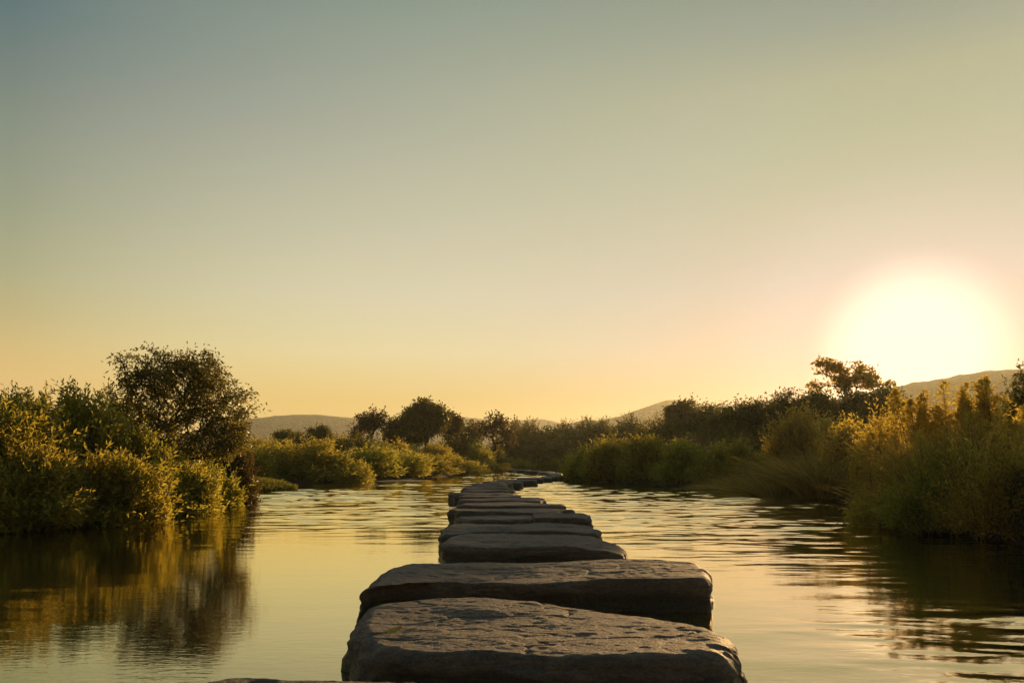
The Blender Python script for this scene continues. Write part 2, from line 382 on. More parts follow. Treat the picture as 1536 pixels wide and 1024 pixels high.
def stone(poly, h, label, seed, N=96, rings=(12,7,12), bev=.10, rb=.07, rough=1.0, dips=(), tilt=(0,0), under=.93, name='stepping_stone'):
    o = resample(poly, N); c = o.mean(0); rel = o - c
    nt, nb, ns = rings
    bw = bev
    prof = [(s*(1-bw), h, 0.) for s in np.linspace(0,1,nt)**.85]
    prof += [(1-bw+bw*math.sin(a), h-rb*(1-math.cos(a)), a/(math.pi/2)) for a in np.linspace(0,math.pi/2,nb+1)[1:]]
    for s in np.linspace(0,1,ns+1)[1:]:
        z = (h-rb)*(1-s) - .40*s
        prof.append((1+.015*math.sin(s*3.1)-(1-under)*max(0,(s-.25)/.75)**1.3, z, 1.))
    pr = np.array(prof); R = len(pr)
    XY = c + rel[None]*pr[:,0,None,None]
    Z = np.repeat(pr[:,1][:,None], N, 1); side = np.repeat(pr[:,2][:,None], N, 1)
    V = np.concatenate([XY, Z[...,None]], -1).reshape(-1,3); side = side.ravel()
    size = np.abs(rel).max()
    rad = unit(np.concatenate([np.tile(rel,(R,1)), np.zeros((R*N,1))],1))
    nrm = unit(rad*side[:,None] + np.array([0,0,1.])*(1-side)[:,None])
    q = V + seed*3.17
    low = fbm(q*np.array([1.1,1.6,2.2])*max(.35,1.3/size), 3, seed)*.045*rough*min(1,size)
    mid = fbm(q*np.array([3.2,5.5,8.]), 4, seed+9)*(.0045+.014*side)*rough
    ridge = 1-np.abs(fbm(q*np.array([1.3,4.2,5.]), 3, seed+21))
    crack = -np.clip((ridge-.90)/.1, 0, 1)*(.007+.012*side)*rough
    fine = fbm(q*np.array([14,24,30.]), 3, seed+31)*.0028*rough
    # chipped layers on the flanks
    lay = np.abs(((V[:,2]+.04*fbm(q*np.array([1.5,1.5,.5]),2,seed+41))*9) % 1 - .5)*-.03*side*rough
    sp = fbm(q*np.array([2.4,2.4,2.0]), 3, seed+51)*.035*side*rough
    V = V + nrm*(low*(.45+.55*side)+mid+crack+fine+lay+sp)[:,None]
    top = 1-side*.6
    for (x0, sx, y0, sy) in dips:                      # a flank that falls away: beyond x0 (or y0) the top slopes down
        if sx: V[:,2] -= np.maximum(0, (V[:,0]-x0)*np.sign(sx))*abs(sx)*np.clip((V[:,2]+.1)/(h+.1),0,1)
        if sy: V[:,2] -= np.maximum(0, (V[:,1]-y0)*np.sign(sy))*abs(sy)*np.clip((V[:,2]+.1)/(h+.1),0,1)
    V[:,2] += (tilt[0]*(V[:,0]-c[0]) + tilt[1]*(V[:,1]-c[1]))*np.clip((V[:,2]+.3)/(h+.3),0,1)
    base = np.array([c[0], c[1], 0.0])
    V = np.vstack([V - base, [[0,0,-.42]]])
    V[:N] = V[:N].mean(0) + (V[:N]-V[:N].mean(0))*1e-3
    i = np.arange(R-1)[:,None]*N; j = np.arange(N)[None]; j2 = (j+1)%N
    Q = np.stack([i+j, i+N+j, i+N+j2, i+j2], -1).reshape(-1,4)
    T = np.stack([(R-1)*N+np.arange(N), np.full(N, R*N), (R-1)*N+(np.arange(N)+1)%N], 1)
    ob = link(name, mesh_from(name, V, [Q, T], True), M['stone'])
    ob.location = base
    return tag(ob, label, 'stepping stone' if name == 'stepping_stone' else 'stone', 'stepping stones across the river')

def sunlit_end_blob(px, row, r, label, seed):  # added lump standing in for a slab's sunlit end face
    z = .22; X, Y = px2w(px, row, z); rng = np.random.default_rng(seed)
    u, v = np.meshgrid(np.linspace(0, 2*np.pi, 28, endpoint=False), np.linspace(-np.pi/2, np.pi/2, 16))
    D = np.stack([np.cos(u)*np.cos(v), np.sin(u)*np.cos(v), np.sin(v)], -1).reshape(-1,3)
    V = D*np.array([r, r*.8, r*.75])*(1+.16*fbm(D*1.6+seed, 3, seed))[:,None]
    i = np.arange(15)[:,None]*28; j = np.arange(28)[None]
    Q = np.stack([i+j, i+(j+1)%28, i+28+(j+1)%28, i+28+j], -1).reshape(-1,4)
    o = link('sunlit_stone_end', mesh_from('sunlit_stone_end', V, [Q], True), M['sun_orange']); o.location = (X, Y, z-r*.2)
    return tag(o, label, 'rock', 'added orange lumps for sunlit slab ends at the bend')

def ptop(pts, h): return [px2w(x, y, h) for x, y in pts]
def slab(x0, x1, yb, yf, h, label, seed, n=3.2, skew=0., **kw):
    """a slab whose top spans columns x0..x1 and rows yb (far edge)..yf (near edge)"""
    rng = np.random.default_rng(seed)
    Yb, Yf = (HC-h)*F/(yb-HY), (HC-h)*F/(yf-HY)
    Ym = (Yb+Yf)/2; a0, a1 = (x0-CX)/F*Yf*1.0, (x1-CX)/F*Yf*1.0
    cx, a, b = (a0+a1)/2, (a1-a0)/2, (Yb-Yf)/2
    pts = []
    for t in np.linspace(0, 2*np.pi, 18, endpoint=False):
        ct, st = math.cos(t), math.sin(t)
        r = (abs(ct)**n + abs(st)**n)**(-1/n)*(1+rng.normal()*.035)
        pts.append((cx+a*r*ct, Ym+b*r*st + skew*b*r*ct))
    return stone(pts, h, label, seed, **kw)

BIG = dict(N=560, rings=(120,26,64))
MID = dict(N=300, rings=(46,14,30))
SML = dict(N=140, rings=(18,8,14))
FARS = dict(N=72, rings=(8,5,8))
# the one under the frame's lower edge
stone(ptop([(330,1018),(420,1017),(520,1018),(600,1021),(640,1030),(655,1070),(640,1130),(560,1180),(430,1190),(330,1160),(270,1100),(270,1045)], .256), .256,
      'stepping stone nearest the camera, only its low rim showing at the lower edge', 101, bev=.06, rb=.05, **BIG)
stone(ptop([(548,903),(600,897),(700,893),(780,897),(850,903),(950,912),(1030,925),(1085,940),(1112,955),(1100,974),(1055,984),(922,988),(830,985),(745,979),(613,980),(545,966),(524,950),(530,922)], .262), .262,
      'big flat warm brown slab in front of the others, widest of all the stones', 102, bev=.13, rb=.125, under=.97, **BIG)
stone(ptop([(542,880),(566,861),(590,849),(679,843),(790,841),(900,839),(967,838),(1040,842),(1066,850),(1069,864),(1040,868),(923,867),(850,872),(790,875),(720,872),(635,871),(575,874)], .262), .262,
      'wide dark slab with a low pointed ledge at its left end, second whole stone', 103, bev=.09, rb=.085, under=.985, dips=((-1.15,-.42,0,0),), **BIG)
stone(ptop([(668,805),(690,800),(745,799),(830,800),(892,804),(930,811),(941,820),(922,824),(834,819),(745,820),(680,818),(664,813)], .25), .25,
      'rounded brown slab with a tapering right end, third whole stone in the row', 104, bev=.08, rb=.07, dips=((1.0,.16,0,0),), **MID)
stone(ptop([(656,797),(675,788),(730,785),(790,784),(878,787),(900,792),(903,798),(880,800),(790,796),(720,797),(670,800)], .23), .23,
      'long low slab with a blunt left end, fourth whole stone in the row', 105, bev=.08, rb=.06, **MID)
slab(678, 818, 772.5, 779.5, .20, 'smooth low hump of a stone tucked against a longer block on its right', 106, n=2.4, bev=.16, rb=.08, **MID)
slab(800, 893, 769, 776, .25, 'blocky dark stone whose rounded end sticks out farthest right beyond the low hump', 107, n=3.6, bev=.10, rb=.08, **MID)
slab(677, 858, 761.5, 768, .25, 'long even slab right behind the low hump and the blocky stone', 108, bev=.08, rb=.06, **SML)
slab(685, 849, 753.5, 758.5, .25, 'long straight dark slab with a squared right end, behind the even slab', 109, bev=.08, rb=.06, **SML)
slab(685, 818, 746.3, 750.5, .25, 'dark slab showing a thin pale crescent on top, mid row', 110, bev=.08, rb=.06, **SML)
slab(687, 783, 741.8, 744.6, .24, 'thin flat slab just in front of the one that juts left', 111, bev=.08, rb=.06, **SML)
slab(673, 774, 738.5, 741.0, .26, 'slab with a rounded stub jutting left past all its neighbours', 112, n=3.6, bev=.10, rb=.09, **SML)
slab(690, 772, 733.4, 736.2, .26, 'slab with a pointed right tip, behind the one that juts left', 113, n=2.6, bev=.08, rb=.06, **SML)
slab(690, 766, 729.8, 732.0, .26, 'short slab where the row begins to curve to the right', 114, bev=.08, rb=.06, **SML)
slab(697, 757, 726.6, 728.6, .26, 'small slab whose right end glows orange in the sun', 115, bev=.08, rb=.06, **FARS)
slab(709, 770, 724.0, 725.8, .26, 'narrow slab next to the orange glowing one, farther along the curve', 116, bev=.08, rb=.06, **FARS)
slab(722, 785, 721.6, 723.2, .26, 'low slab in the bend of the row, its right half clear of the others', 117, bev=.08, rb=.06, **FARS)
slab(747, 806, 718.9, 720.6, .26, 'long thin slab after the bend, pointing to the right bank', 118, bev=.08, rb=.06, **FARS)
slab(776, 806, 715.9, 717.4, .26, 'small slab half hidden beyond the long thin one', 119, bev=.08, rb=.06, **FARS)
slab(806, 817, 715.4, 717.6, .24, 'tiny dark stone between two gaps of bright water', 120, n=2.4, bev=.14, rb=.08, **FARS)
slab(815, 831, 713.8, 716.2, .26, 'small block close to the right bank bush', 121, bev=.10, rb=.08, **FARS)
slab(829, 849, 711.2, 714.0, .30, 'large flat stone touching the foot of the right bank bush', 122, bev=.10, rb=.08, **FARS)
slab(822, 846, 708.0, 710.0, .28, 'flat stone where the row turns back to the left', 123, bev=.10, rb=.08, **FARS)
slab(808, 834, 706.3, 707.7, .28, 'second flat stone of the far stretch turning left', 124, bev=.10, rb=.08, **FARS)
slab(786, 814, 704.9, 706.0, .28, 'middle flat stone of the far stretch before the dark bushes', 125, bev=.10, rb=.08, **FARS)
slab(770, 797, 703.8, 704.7, .28, 'next to last pale slab of the far stretch', 126, bev=.10, rb=.08, **FARS)
slab(758, 778, 702.8, 703.7, .28, 'last and farthest slab, ending at the far bushes', 127, bev=.10, rb=.08, **FARS)

sunlit_end_blob(755, 727.5, .17, 'added orange lump for the sunlit right end of the small slab', 141)
sunlit_end_blob(765, 723.8, .18, 'added orange lump for the sunlit end of the narrow slab, farther along the curve', 142)
def fallen_leaf(host, x, y):
    co = np.empty(len(host.data.vertices)*3, np.float32); host.data.vertices.foreach_get('co', co); co = co.reshape(-1,3) + np.array(host.location)
    top = co[co[:,2] > .1]; z = top[np.argsort((top[:,0]-x)**2+(top[:,1]-y)**2)[:12],2].max()
    n = 9; s = np.linspace(0, 1, n); w = .024*np.sin(np.pi*s**.8)**.9+.0006; L = (s-.5)*.09
    V = np.concatenate([np.stack([L, w, .02*s*s+.020], 1), np.stack([L, 0*w, .02*s*s+.004], 1), np.stack([L, -w, .02*s*s+.006], 1)])
    i = np.arange(n-1); Q = np.concatenate([np.stack([i, i+n, i+n+1, i+1], 1), np.stack([i+n, i+2*n, i+2*n+1, i+n+1], 1)])
    o = link('fallen_leaf', mesh_from('fallen_leaf', V, [Q], True), M['fallen']); o.location = (x, y, float(z)+.002); o.rotation_euler = (0,0,.5)
    tag(o, 'small yellow leaf lying on the big flat front slab', 'leaf')
fallen_leaf(bpy.data.objects['stepping_stone.001'], *px2w(591, 946, .262))

# ------------------------------------------------------------------ plants
def basis(T):
    ref = np.where(np.abs(T[:,2:3])>.85, np.array([[1.,0,0]]), np.array([[0,0,1.]]))
    U = unit(np.cross(T, ref)); return U, np.cross(T, U)

def shoots(fol, st, P0, D, L, nl, ll, lw, rng, ang=.85, curve=.12, stem_r=.004, t0=.12, taper=.45):
    """leafy shoots: P0 start, D direction, L length, nl leaves each"""
    n = len(P0); D = unit(D)
    bend = rng.normal(size=(n,3))*.25; bend[:,2] = curve
    t = (np.linspace(t0, 1, nl)[None] + rng.uniform(-.5,.5,(n,nl))/nl*(1-t0)).clip(0,1.0)
    pos = lambda tt: P0[:,None] + L[:,None,None]*(D[:,None]*tt[...,None] + bend[:,None]*(tt**2)[...,None])
    P = pos(t); T = unit(D[:,None] + 2*bend[:,None]*t[...,None])
    Tf = T.reshape(-1,3); U, W = basis(Tf)
    ph = (np.arange(nl)*2.4)[None] + rng.uniform(0,6.28,(n,1)) + rng.normal(size=(n,nl))*.3
    ph = ph.reshape(-1,1); a = ang*(1.1-.55*t.reshape(-1,1)) + rng.normal(size=(n*nl,1))*.16
    LD = Tf*np.cos(a) + (U*np.cos(ph)+W*np.sin(ph))*np.sin(a)
    sz = (1-taper*np.abs(t.reshape(-1)*1.5-.6)) * rng.uniform(.7,1.25,n*nl)
    fol.leaves(P.reshape(-1,3), LD, ll*sz, lw*sz, rng)
    if st is not None:
        tt = np.tile(np.linspace(0,1,4), (n,1)); K = pos(tt)
        for i in range(3):
            st.tubes(K[:,i], K[:,i+1], np.full(n, stem_r*(1-i*.28)), np.full(n, stem_r*(1-(i+1)*.28)), 3)

def bush_geo(seed, w, d, h, n, nl, ll, lw, sl, up=.5, nlump=9, spiky=.12, low=.05, stems=True, ang=.85, curve=.1, flat=1.0):
    rng = np.random.default_rng(seed); fol, st = Geo(), Geo()
    r = np.sqrt(rng.uniform(0,1,nlump))*.34; a = rng.uniform(0,6.28,nlump) + np.arange(nlump)*2.4
    rr = rng.uniform(.17,.28,nlump)
    cz = rng.uniform(.18,.62,nlump)*(1-.9*r*r*4*.45)
    cz[0], r[0] = .62, .06
    Cn = np.stack([r*np.cos(a)*w, r*np.sin(a)*d, cz*h], 1)
    Rd = np.stack([rr*w, rr*d, np.minimum(rng.uniform(.26,.38,nlump), 1-cz)*h*flat], 1)
    Rd = np.maximum(Rd, .06)
    # a skirt of low lumps so that the plant closes to the ground
    ks = 6; a2 = rng.uniform(0,6.28)+np.arange(ks)*1.05
    Cn = np.vstack([Cn, np.stack([.33*np.cos(a2)*w, .33*np.sin(a2)*d, np.full(ks,.16*h)],1)])
    Rd = np.vstack([Rd, np.stack([np.full(ks,.18*w), np.full(ks,.18*d), np.full(ks,.2*h)],1)])
    pw = (Rd[:,0]*Rd[:,2]); idx = rng.choice(len(Cn), n, p=pw/pw.sum())
    Dn = rng.normal(size=(n,3)); Dn[:,2] += .35; Dn = unit(Dn)
    f = rng.uniform(.25,1,n)**.5
    tip = Cn[idx] + Dn*Rd[idx]*f[:,None]
    out = unit(tip - np.array([0,0,h*.25])*1.0)
    D = unit(out*(1-up) + np.array([0,0,up]) + rng.normal(size=(n,3))*.28)
    L = sl*rng.uniform(.55,1.15,n)
    long = rng.uniform(size=n) < spiky*(f>.75)*(Dn[:,2]>.2)*2
    L = np.where(long, L*1.35, L); tip = tip + D*np.where(long, sl*.4, 0)[:,None]
    P0 = tip - D*L[:,None]
    P0[:,2] = np.maximum(P0[:,2], low)
    shoots(fol, st if stems else None, P0, D, L, nl, ll, lw, rng, ang, curve, stem_r=max(.004, ll*.03))
    # main stems from the root to every lump
    for i in range(len(Cn)):
        b = np.array([rng.normal()*.06*w, rng.normal()*.06*d, -.1]); e = Cn[i]; m = (b+e)/2 + rng.normal(size=3)*.05*h + np.array([0,0,.08*h])
        r0 = .012*h+.006
        st.tubes(np.array([b,m]), np.array([m,e]), [r0, r0*.7], [r0*.7, r0*.3], 5)
    return fol, st

def tree_geo(seed, trunk_pts, pts, leaf, r_tip=.006, per=26, ll=.1, lw=.05, spread=.22, pipe=2.3, cost=.32, droop=.0, thr=5.0):
    """a trunk polyline plus branches grown to the points of the crown; leaves cluster on the thin twigs"""
    rng = np.random.default_rng(seed)
    nodes = []; par = []; ln = []
    for tp in trunk_pts:
        prev = -1
        for p in tp:
            nodes.append(np.array(p, float)); par.append(prev)
            ln.append(0 if prev < 0 else ln[prev]+np.linalg.norm(nodes[-1]-nodes[prev])); prev = len(nodes)-1
    root_n = len(nodes)
    c0 = np.mean([np.array(tp[-1]) for tp in trunk_pts], 0)
    for p in pts[np.argsort(np.linalg.norm(pts-c0, axis=1) + rng.uniform(0,.25,len(pts)))]:
        A = np.array(nodes); dv = p-A; dd = np.linalg.norm(dv, axis=1)
        cst = dd + cost*np.array(ln) + np.where(dv[:,2] < -.1*dd, .6*dd, 0)
        for tp0 in range(root_n):
            if par[tp0] < 0: cst[tp0] += 99
        q = int(np.argmin(cst))
        mid = (A[q]+p)/2 + rng.normal(size=3)*dd[q]*.09 + np.array([0,0,dd[q]*.06])
        for x in (mid, p):
            nodes.append(x); par.append(q); ln.append(ln[q]+np.linalg.norm(x-nodes[q])); q = len(nodes)-1
    A = np.array(nodes); par = np.array(par); rad = np.zeros(len(A)); ch = np.zeros(len(A))
    acc = np.zeros(len(A))
    for i in range(len(A)-1, -1, -1):
        if acc[i] == 0: acc[i] = r_tip**pipe
        rad[i] = acc[i]**(1/pipe)
        if par[i] >= 0: acc[par[i]] += acc[i]
    tr, fol = Geo(), Geo()
    e = np.where(par >= 0)[0]
    tr.tubes(A[par[e]], A[e], np.minimum(rad[par[e]], rad[e]*1.6), rad[e], 6)
    thin = e[(rad[e] < r_tip*thr) & (e >= root_n)]
    n = len(thin)*per; k = np.repeat(thin, per)
    t = rng.uniform(.1,1.15,n)[:,None]
    P = A[par[k]]*(1-t) + A[k]*t + rng.normal(size=(n,3))*spread*np.array([1,1,.8])
    tdir = unit(A[k]-A[par[k]])
    D = unit(tdir*.6 + rng.normal(size=(n,3))*.75 + np.array([0,0,.25-droop]))
    fol.leaves(P, D, ll*rng.uniform(.6,1.25,n), lw*rng.uniform(.7,1.2,n), rng)
    return tr, fol

def crown_pts(rng, n, lumps):
    """points in the union of ellipsoids (x,y,z,rx,ry,rz)"""
    L = np.array(lumps, float); w = (L[:,3]*L[:,4]*L[:,5])**.7
    i = rng.choice(len(L), n, p=w/w.sum()); d = unit(rng.normal(size=(n,3)))
    return L[i,:3] + d*L[i,3:]*(rng.uniform(.15,1,n)**.45)[:,None]

def blades_geo(seed, w, d, h, n, bw=.008, lean=.35, arch=.5, dirbias=(0,0), seg=5, geo=None):
    rng = np.random.default_rng(seed); g = geo or Geo()
    r = np.sqrt(rng.uniform(0,1,n)); a = rng.uniform(0,6.28,n)
    B = np.stack([r*np.cos(a)*w/2*.6, r*np.sin(a)*d/2*.6, np.full(n,-.05)], 1)
    ld = np.stack([np.cos(a)*r*lean + rng.normal(size=n)*.16 + dirbias[0], np.sin(a)*r*lean + rng.normal(size=n)*.16 + dirbias[1]], 1)
    L = h*rng.uniform(.55,1.08,n); t = np.linspace(0,1,seg)
    ar = arch*rng.uniform(.4,1.3,n)
    x = B[:,0:1] + ld[:,0:1]*L[:,None]*(t + ar[:,None]*t**2.2)
    y = B[:,1:2] + ld[:,1:2]*L[:,None]*(t + ar[:,None]*t**2.2)
    m = np.linalg.norm(ld, axis=1)
    z = B[:,2:3] + L[:,None]*(t - (ar*m*.55)[:,None]*t**2.4)
    pts = np.stack([x,y,z], -1)
    W = bw*np.array([.8,1,.85,.55,.08] if seg == 5 else np.linspace(1,.1,seg))[None]*rng.uniform(.7,1.3,(n,1))
    g.ribbons(pts, W, rng)
    return g, pts

def base_xyz(px, Y, sink=.04):
    X = (px-CX)/F*Y; return np.array([X, Y, gz(X, Y)[0]-sink])
def dims(px, Y, wpx, top):
    b = base_xyz(px, Y); return b, wpx/F*Y, HC+(HY-top)/F*Y-b[2]
def root(name, loc, label, cat, group):
    o = bpy.data.objects.new(name, None); C.objects.link(o); o.location = [float(v) for v in loc]; o.empty_display_size = .3
    return tag(o, label, cat, group)

def near_bush(name, px, Y, wpx, top, seed, mat, label, group, dens=.75, ll=.155, lw=.055, nl=12, sl=.55, depth=None, **kw):
    b, w, h = dims(px, Y, wpx, top); d = depth or w*.85; h *= 1.07; b[2] = min(b[2], .15) if Y < 25 else b[2]
    n = int(dens*260*(w*h + w*d*.5 + d*h*.5)/ (sl/.55))
    r = root(name, b, label, 'bush', group)
    fol, st = bush_geo(seed, w, d, h, n, nl, ll, lw, sl, **kw)
    link('foliage', fol.mesh('foliage'), M[mat], r); link('stem', st.mesh('stem'), M['bark'], r)
    return r

PROTO = {}
def proto_bush(mat, v):
    k = (mat, v)
    if k not in PROTO:
        fol, st = bush_geo(900+v*13+len(mat)*7+ord(mat[0]), 4, 4, 3, 1000, 9, .25, .10, .6, up=.55 if v%2 else .4, nlump=11, stems=False, spiky=.3)
        f, s = fol.mesh('foliage'), st.mesh('stem'); f.materials.append(M[mat]); s.materials.append(M['bark']); PROTO[k] = (f, s)
    return PROTO[k]
def far_bush(name, px, Y, wpx, top, v, mat, label, group, rz=0., depth=None):
    b, w, h = dims(px, Y, wpx, top)
    r = root(name, b, label, 'bush', group)
    w *= 1.15; h *= 1.12 if mat == 'dark' else 1.0
    r.scale = (w/4, (depth or max(w,2.5))/4, h/3); r.rotation_euler = (0,0,rz)
    f, s = proto_bush(mat, v)
    link('foliage', f, None, r); link('stem', s, None, r)
    return r

GL = 'shrubs on the near left bank'
# ---- near left bank
near_bush('willow_shrub', 18, 15.6, 250, 578, 1, 'willow', 'tall leafy willow shrub at the left edge with upright pointed sprays', GL, up=.62, ll=.185, lw=.056, ang=1.0, spiky=.3)
near_bush('willow_shrub', 118, 17.4, 190, 583, 2, 'willow', 'tall olive shrub between the left-edge willow and the dark twiggy tree', GL, up=.6, ll=.175, lw=.056, ang=1.0, spiky=.3)
near_bush('willow_shrub', 45, 14.3, 210, 668, 3, 'green', 'lower shrub in front of the left-edge willow, hanging over the water', GL, up=.35, dens=1.0)
near_bush('willow_shrub', 165, 15.6, 190, 672, 4, 'willow', 'low rounded shrub on the waterline in front of the tall olive shrub', GL, up=.4, dens=.9)
near_bush('willow_shrub', 205, 17.6, 120, 640, 5, 'lime', 'light olive shrub below the dark twiggy tree, left of its trunk', GL, up=.62)
near_bush('willow_shrub', 268, 18.6, 130, 690, 6, 'willow', 'low gold-tipped shrub on the waterline right below the dark twiggy tree', GL, up=.45, dens=.9)
near_bush('willow_shrub', 322, 21.6, 90, 690, 7, 'lime', 'last small shrub of the near left bank, before the grassy point', GL, up=.45)
near_bush('willow_shrub', 345, 23.5, 90, 640, 8, 'brown', 'brownish shrub leaning out from the right side of the dark twiggy tree', GL, up=.5)
near_bush('willow_shrub', -52, 15.0, 190, 590, 9, 'willow', 'willow shrub cut by the left edge of the picture', GL, up=.6, dens=.8)
# dark twiggy tree
def twiggy_tree():
    b = base_xyz(232, 20.4); rng = np.random.default_rng(5); k = 20.4/F
    X = lambda px: (px-232)*k
    Zr = lambda py: HC+(HY-py)*k-b[2]
    lum = [(X(265),0,Zr(590),1.25,1.1,.75),(X(215),.1,Zr(570),.75,.8,.6),(X(320),-.2,Zr(600),.95,.9,.65),(X(250),.2,Zr(548),.75,.7,.42),(X(300),0,Zr(560),.6,.7,.5),(X(345),.1,Zr(630),.55,.7,.6),(X(185),-.1,Zr(600),.45,.6,.45),(X(285),-.3,Zr(650),.9,.9,.5),(X(320),-.3,Zr(665),.7,.8,.45),(X(200),.2,Zr(640),.6,.7,.5),(X(350),-.2,Zr(655),.5,.6,.45),(X(255),-.3,Zr(690),.9,.8,.4),(X(230),-.2,Zr(640),.8,.8,.5)]
    tips = np.array([(X(x), rng.normal()*.4, Zr(y)) for x, y in [(178,535),(190,545),(222,522),(245,530),(275,521),(288,540),(325,548),(350,572),(372,590),(378,612),(160,575),(340,560),(205,532),(262,528),(310,535)]])
    pts = np.vstack([crown_pts(rng, 600, lum), tips])
    trunks = [[(0,0,-.1),(X(238),.02,.5),(X(246),.05,1.1)], [(.05,.05,-.1),(X(222),.1,.6),(X(212),.1,1.3)], [(.1,-.05,-.1),(X(262),-.1,.5),(X(285),-.15,1.0)]]
    tr, fol = tree_geo(55, trunks, pts, None, r_tip=.006, per=17, ll=.105, lw=.042, spread=.10, droop=.45, cost=.3)
    r = root('twiggy_tree', b, 'dark sparse twiggy tree with open crown, tallest plant of the left bank', 'tree', 'trees of the river bank')
    link('trunk', tr.mesh('trunk', True), M['bark'], r); link('crown', fol.mesh('crown'), M['twig'], r)
twiggy_tree()

GM = 'shrubs farther along the left bank'
ML = [  # px, Y, width px, top row, proto, material, label
 (362,40,92,650,0,'green','shrub behind the grassy point, next to the dark twiggy tree'),
 (425,43,105,657,1,'willow','olive shrub right behind the middle of the grassy point'),
 (478,43,110,655,2,'green','broad green shrub between the grassy point and the overhanging bush'),
 (520,44,84,676,3,'willow','yellowish low bush overhanging the water just left of the sand strip'),
 (556,48.5,100,660,0,'lime','light bush above the sand strip, its left end'),
 (604,53,92,672,1,'willow','low olive bush above the right end of the sand strip'),
 (648,58,90,680,2,'green','low yellow bush right after the sand strip'),
 (692,66,84,684,3,'willow','low olive bush along the waterline, before the last low bush'),
 (733,78,56,688,0,'green','last low bush of the left bank, beside the far stones'),
 (716,83,52,656,1,'lime','roundish light bush at the foot of the bare-limbed tree'),
 (655,66,70,662,2,'green','round bush in front of the tallest umbrella tree'),
 (672,72,56,672,3,'willow','small light bush left of the roundish light one'),
 (590,63,90,655,0,'green','green bush in front of the dense dark tree'),
 (535,57,96,650,1,'dark','dark bush behind the light bush above the sand strip'),
 (452,52,90,654,2,'dark','dark bush in the second row behind the olive shrub'),
 (398,47,80,648,3,'green','second-row bush just right of the dark twiggy tree'),
 (505,60,80,650,1,'willow','second-row olive bush left of the umbrella trees'),
 (622,74,80,664,3,'willow','second-row bush in front of the gap between dense and tallest trees'),
 (690,84,60,646,2,'dark','dark bush under the slim tree beside the tallest one'),
 (740,90,50,668,0,'dark','dark bush right behind the roundish light one'),
]
for px, Y, w, top, v, mat, lab in ML:
    far_bush('riverside_bush', px, Y, w, top, v, mat, lab, GM, rz=px*.37)

GT = 'trees behind the left bank'
def far_tree(name, px, Y, wpx, top, trunk_row, seed, mat, label, group, lumps, n=150, per=40, ll=.30, lw=.15, spread=.25, r_tip=.028, fork=3, lean=0., cat='tree', droop=0.):
    """lumps in units: x -1..1 of half width, z 0..1 between the trunk fork and the top"""
    b, w, h = dims(px, Y, wpx, top); rng = np.random.default_rng(seed)
    zf = HC+(HY-trunk_row)/F*Y-b[2]; zf = max(.5, zf)
    ls = [(x*w/2, y*w/2, zf+(h-zf)*z, rx*w/2, rx*w/2, rz*(h-zf)) for x, y, z, rx, rz in lumps]
    pts = crown_pts(rng, n, ls)
    tk = [[(rng.normal()*.05, 0, -.2), (lean*.4+rng.normal()*.1, 0, zf*.5), (lean, 0, zf)]]
    tr, fol = tree_geo(seed, tk, pts, None, r_tip=r_tip, per=max(8,int(per*.6)), ll=ll*1.15, lw=lw*1.1, spread=spread*1.15, droop=droop, cost=.4, thr=3.0)
    r = root(name, b, label, cat, group)
    link('trunk', tr.mesh('trunk', True), M['bark'], r); link('crown', fol.mesh('crown'), M[mat], r)
    return r
UMB = [(-.5,0,.55,.42,.28),(.1,.2,.75,.5,.26),(.5,-.1,.62,.42,.28),(-.1,-.3,.6,.45,.25),(-.75,.1,.25,.25,.22)]
DENSE = [(-.35,0,.5,.5,.36),(.3,.1,.62,.55,.38),(0,-.3,.35,.6,.34),(.55,0,.3,.4,.3),(-.6,.1,.25,.35,.25)]
ROUND = [(0,0,.6,.7,.4),(-.4,.1,.45,.5,.35),(.45,-.1,.45,.5,.35),(0,.2,.25,.6,.28)]
TALL = [(0,0,.72,.6,.28),(-.45,.1,.55,.45,.3),(.5,0,.55,.42,.3),(.1,-.2,.4,.6,.3)]
far_tree('umbrella_tree', 557, 86, 64, 612, 668, 61, 'brown', 'open umbrella-shaped tree with forked trunk against the left hill', GT, UMB, n=100, per=20)
far_tree('umbrella_tree', 606, 88, 74, 617, 672, 62, 'dark', 'dense dark tree between the open umbrella tree and the tallest one', GT, DENSE, n=170, per=44)
far_tree('umbrella_tree', 640, 84, 84, 600, 662, 63, 'dark', 'tallest tree of the far left bank, domed crown on a forked trunk', GT, TALL, n=200, per=44)
far_tree('slim_tree', 679, 88, 32, 614, 665, 64, 'brown', 'slim tree close beside the tallest one, against the yellow sky', GT, ROUND, n=70, per=34)
far_tree('spreading_tree', 743, 86, 72, 615, 672, 65, 'brown', 'bare-limbed spreading tree standing alone with visible trunk', GT, [(-.5,0,.55,.4,.25),(.45,.1,.6,.45,.25),(0,-.1,.75,.35,.2),(-.1,.2,.4,.6,.2),(.6,0,.3,.35,.2)], n=100, per=13, spread=.26)
far_tree('round_tree', 481, 96, 44, 637, 672, 66, 'dark', 'small flat-topped tree in front of the left hill', GT, UMB, n=60, per=40)
far_tree('round_tree', 426, 100, 36, 645, 672, 67, 'dark', 'smaller round tree left of the flat-topped one', GT, ROUND, n=50, per=40)
far_tree('round_tree', 448, 104, 26, 646, 672, 68, 'dark', 'tiny round tree between the two small trees before the left hill', GT, ROUND, n=36, per=40)
far_tree('round_tree', 706, 104, 40, 630, 668, 69, 'dark', 'round tree half hidden left of the bare-limbed tree', GT, ROUND, n=60, per=44)

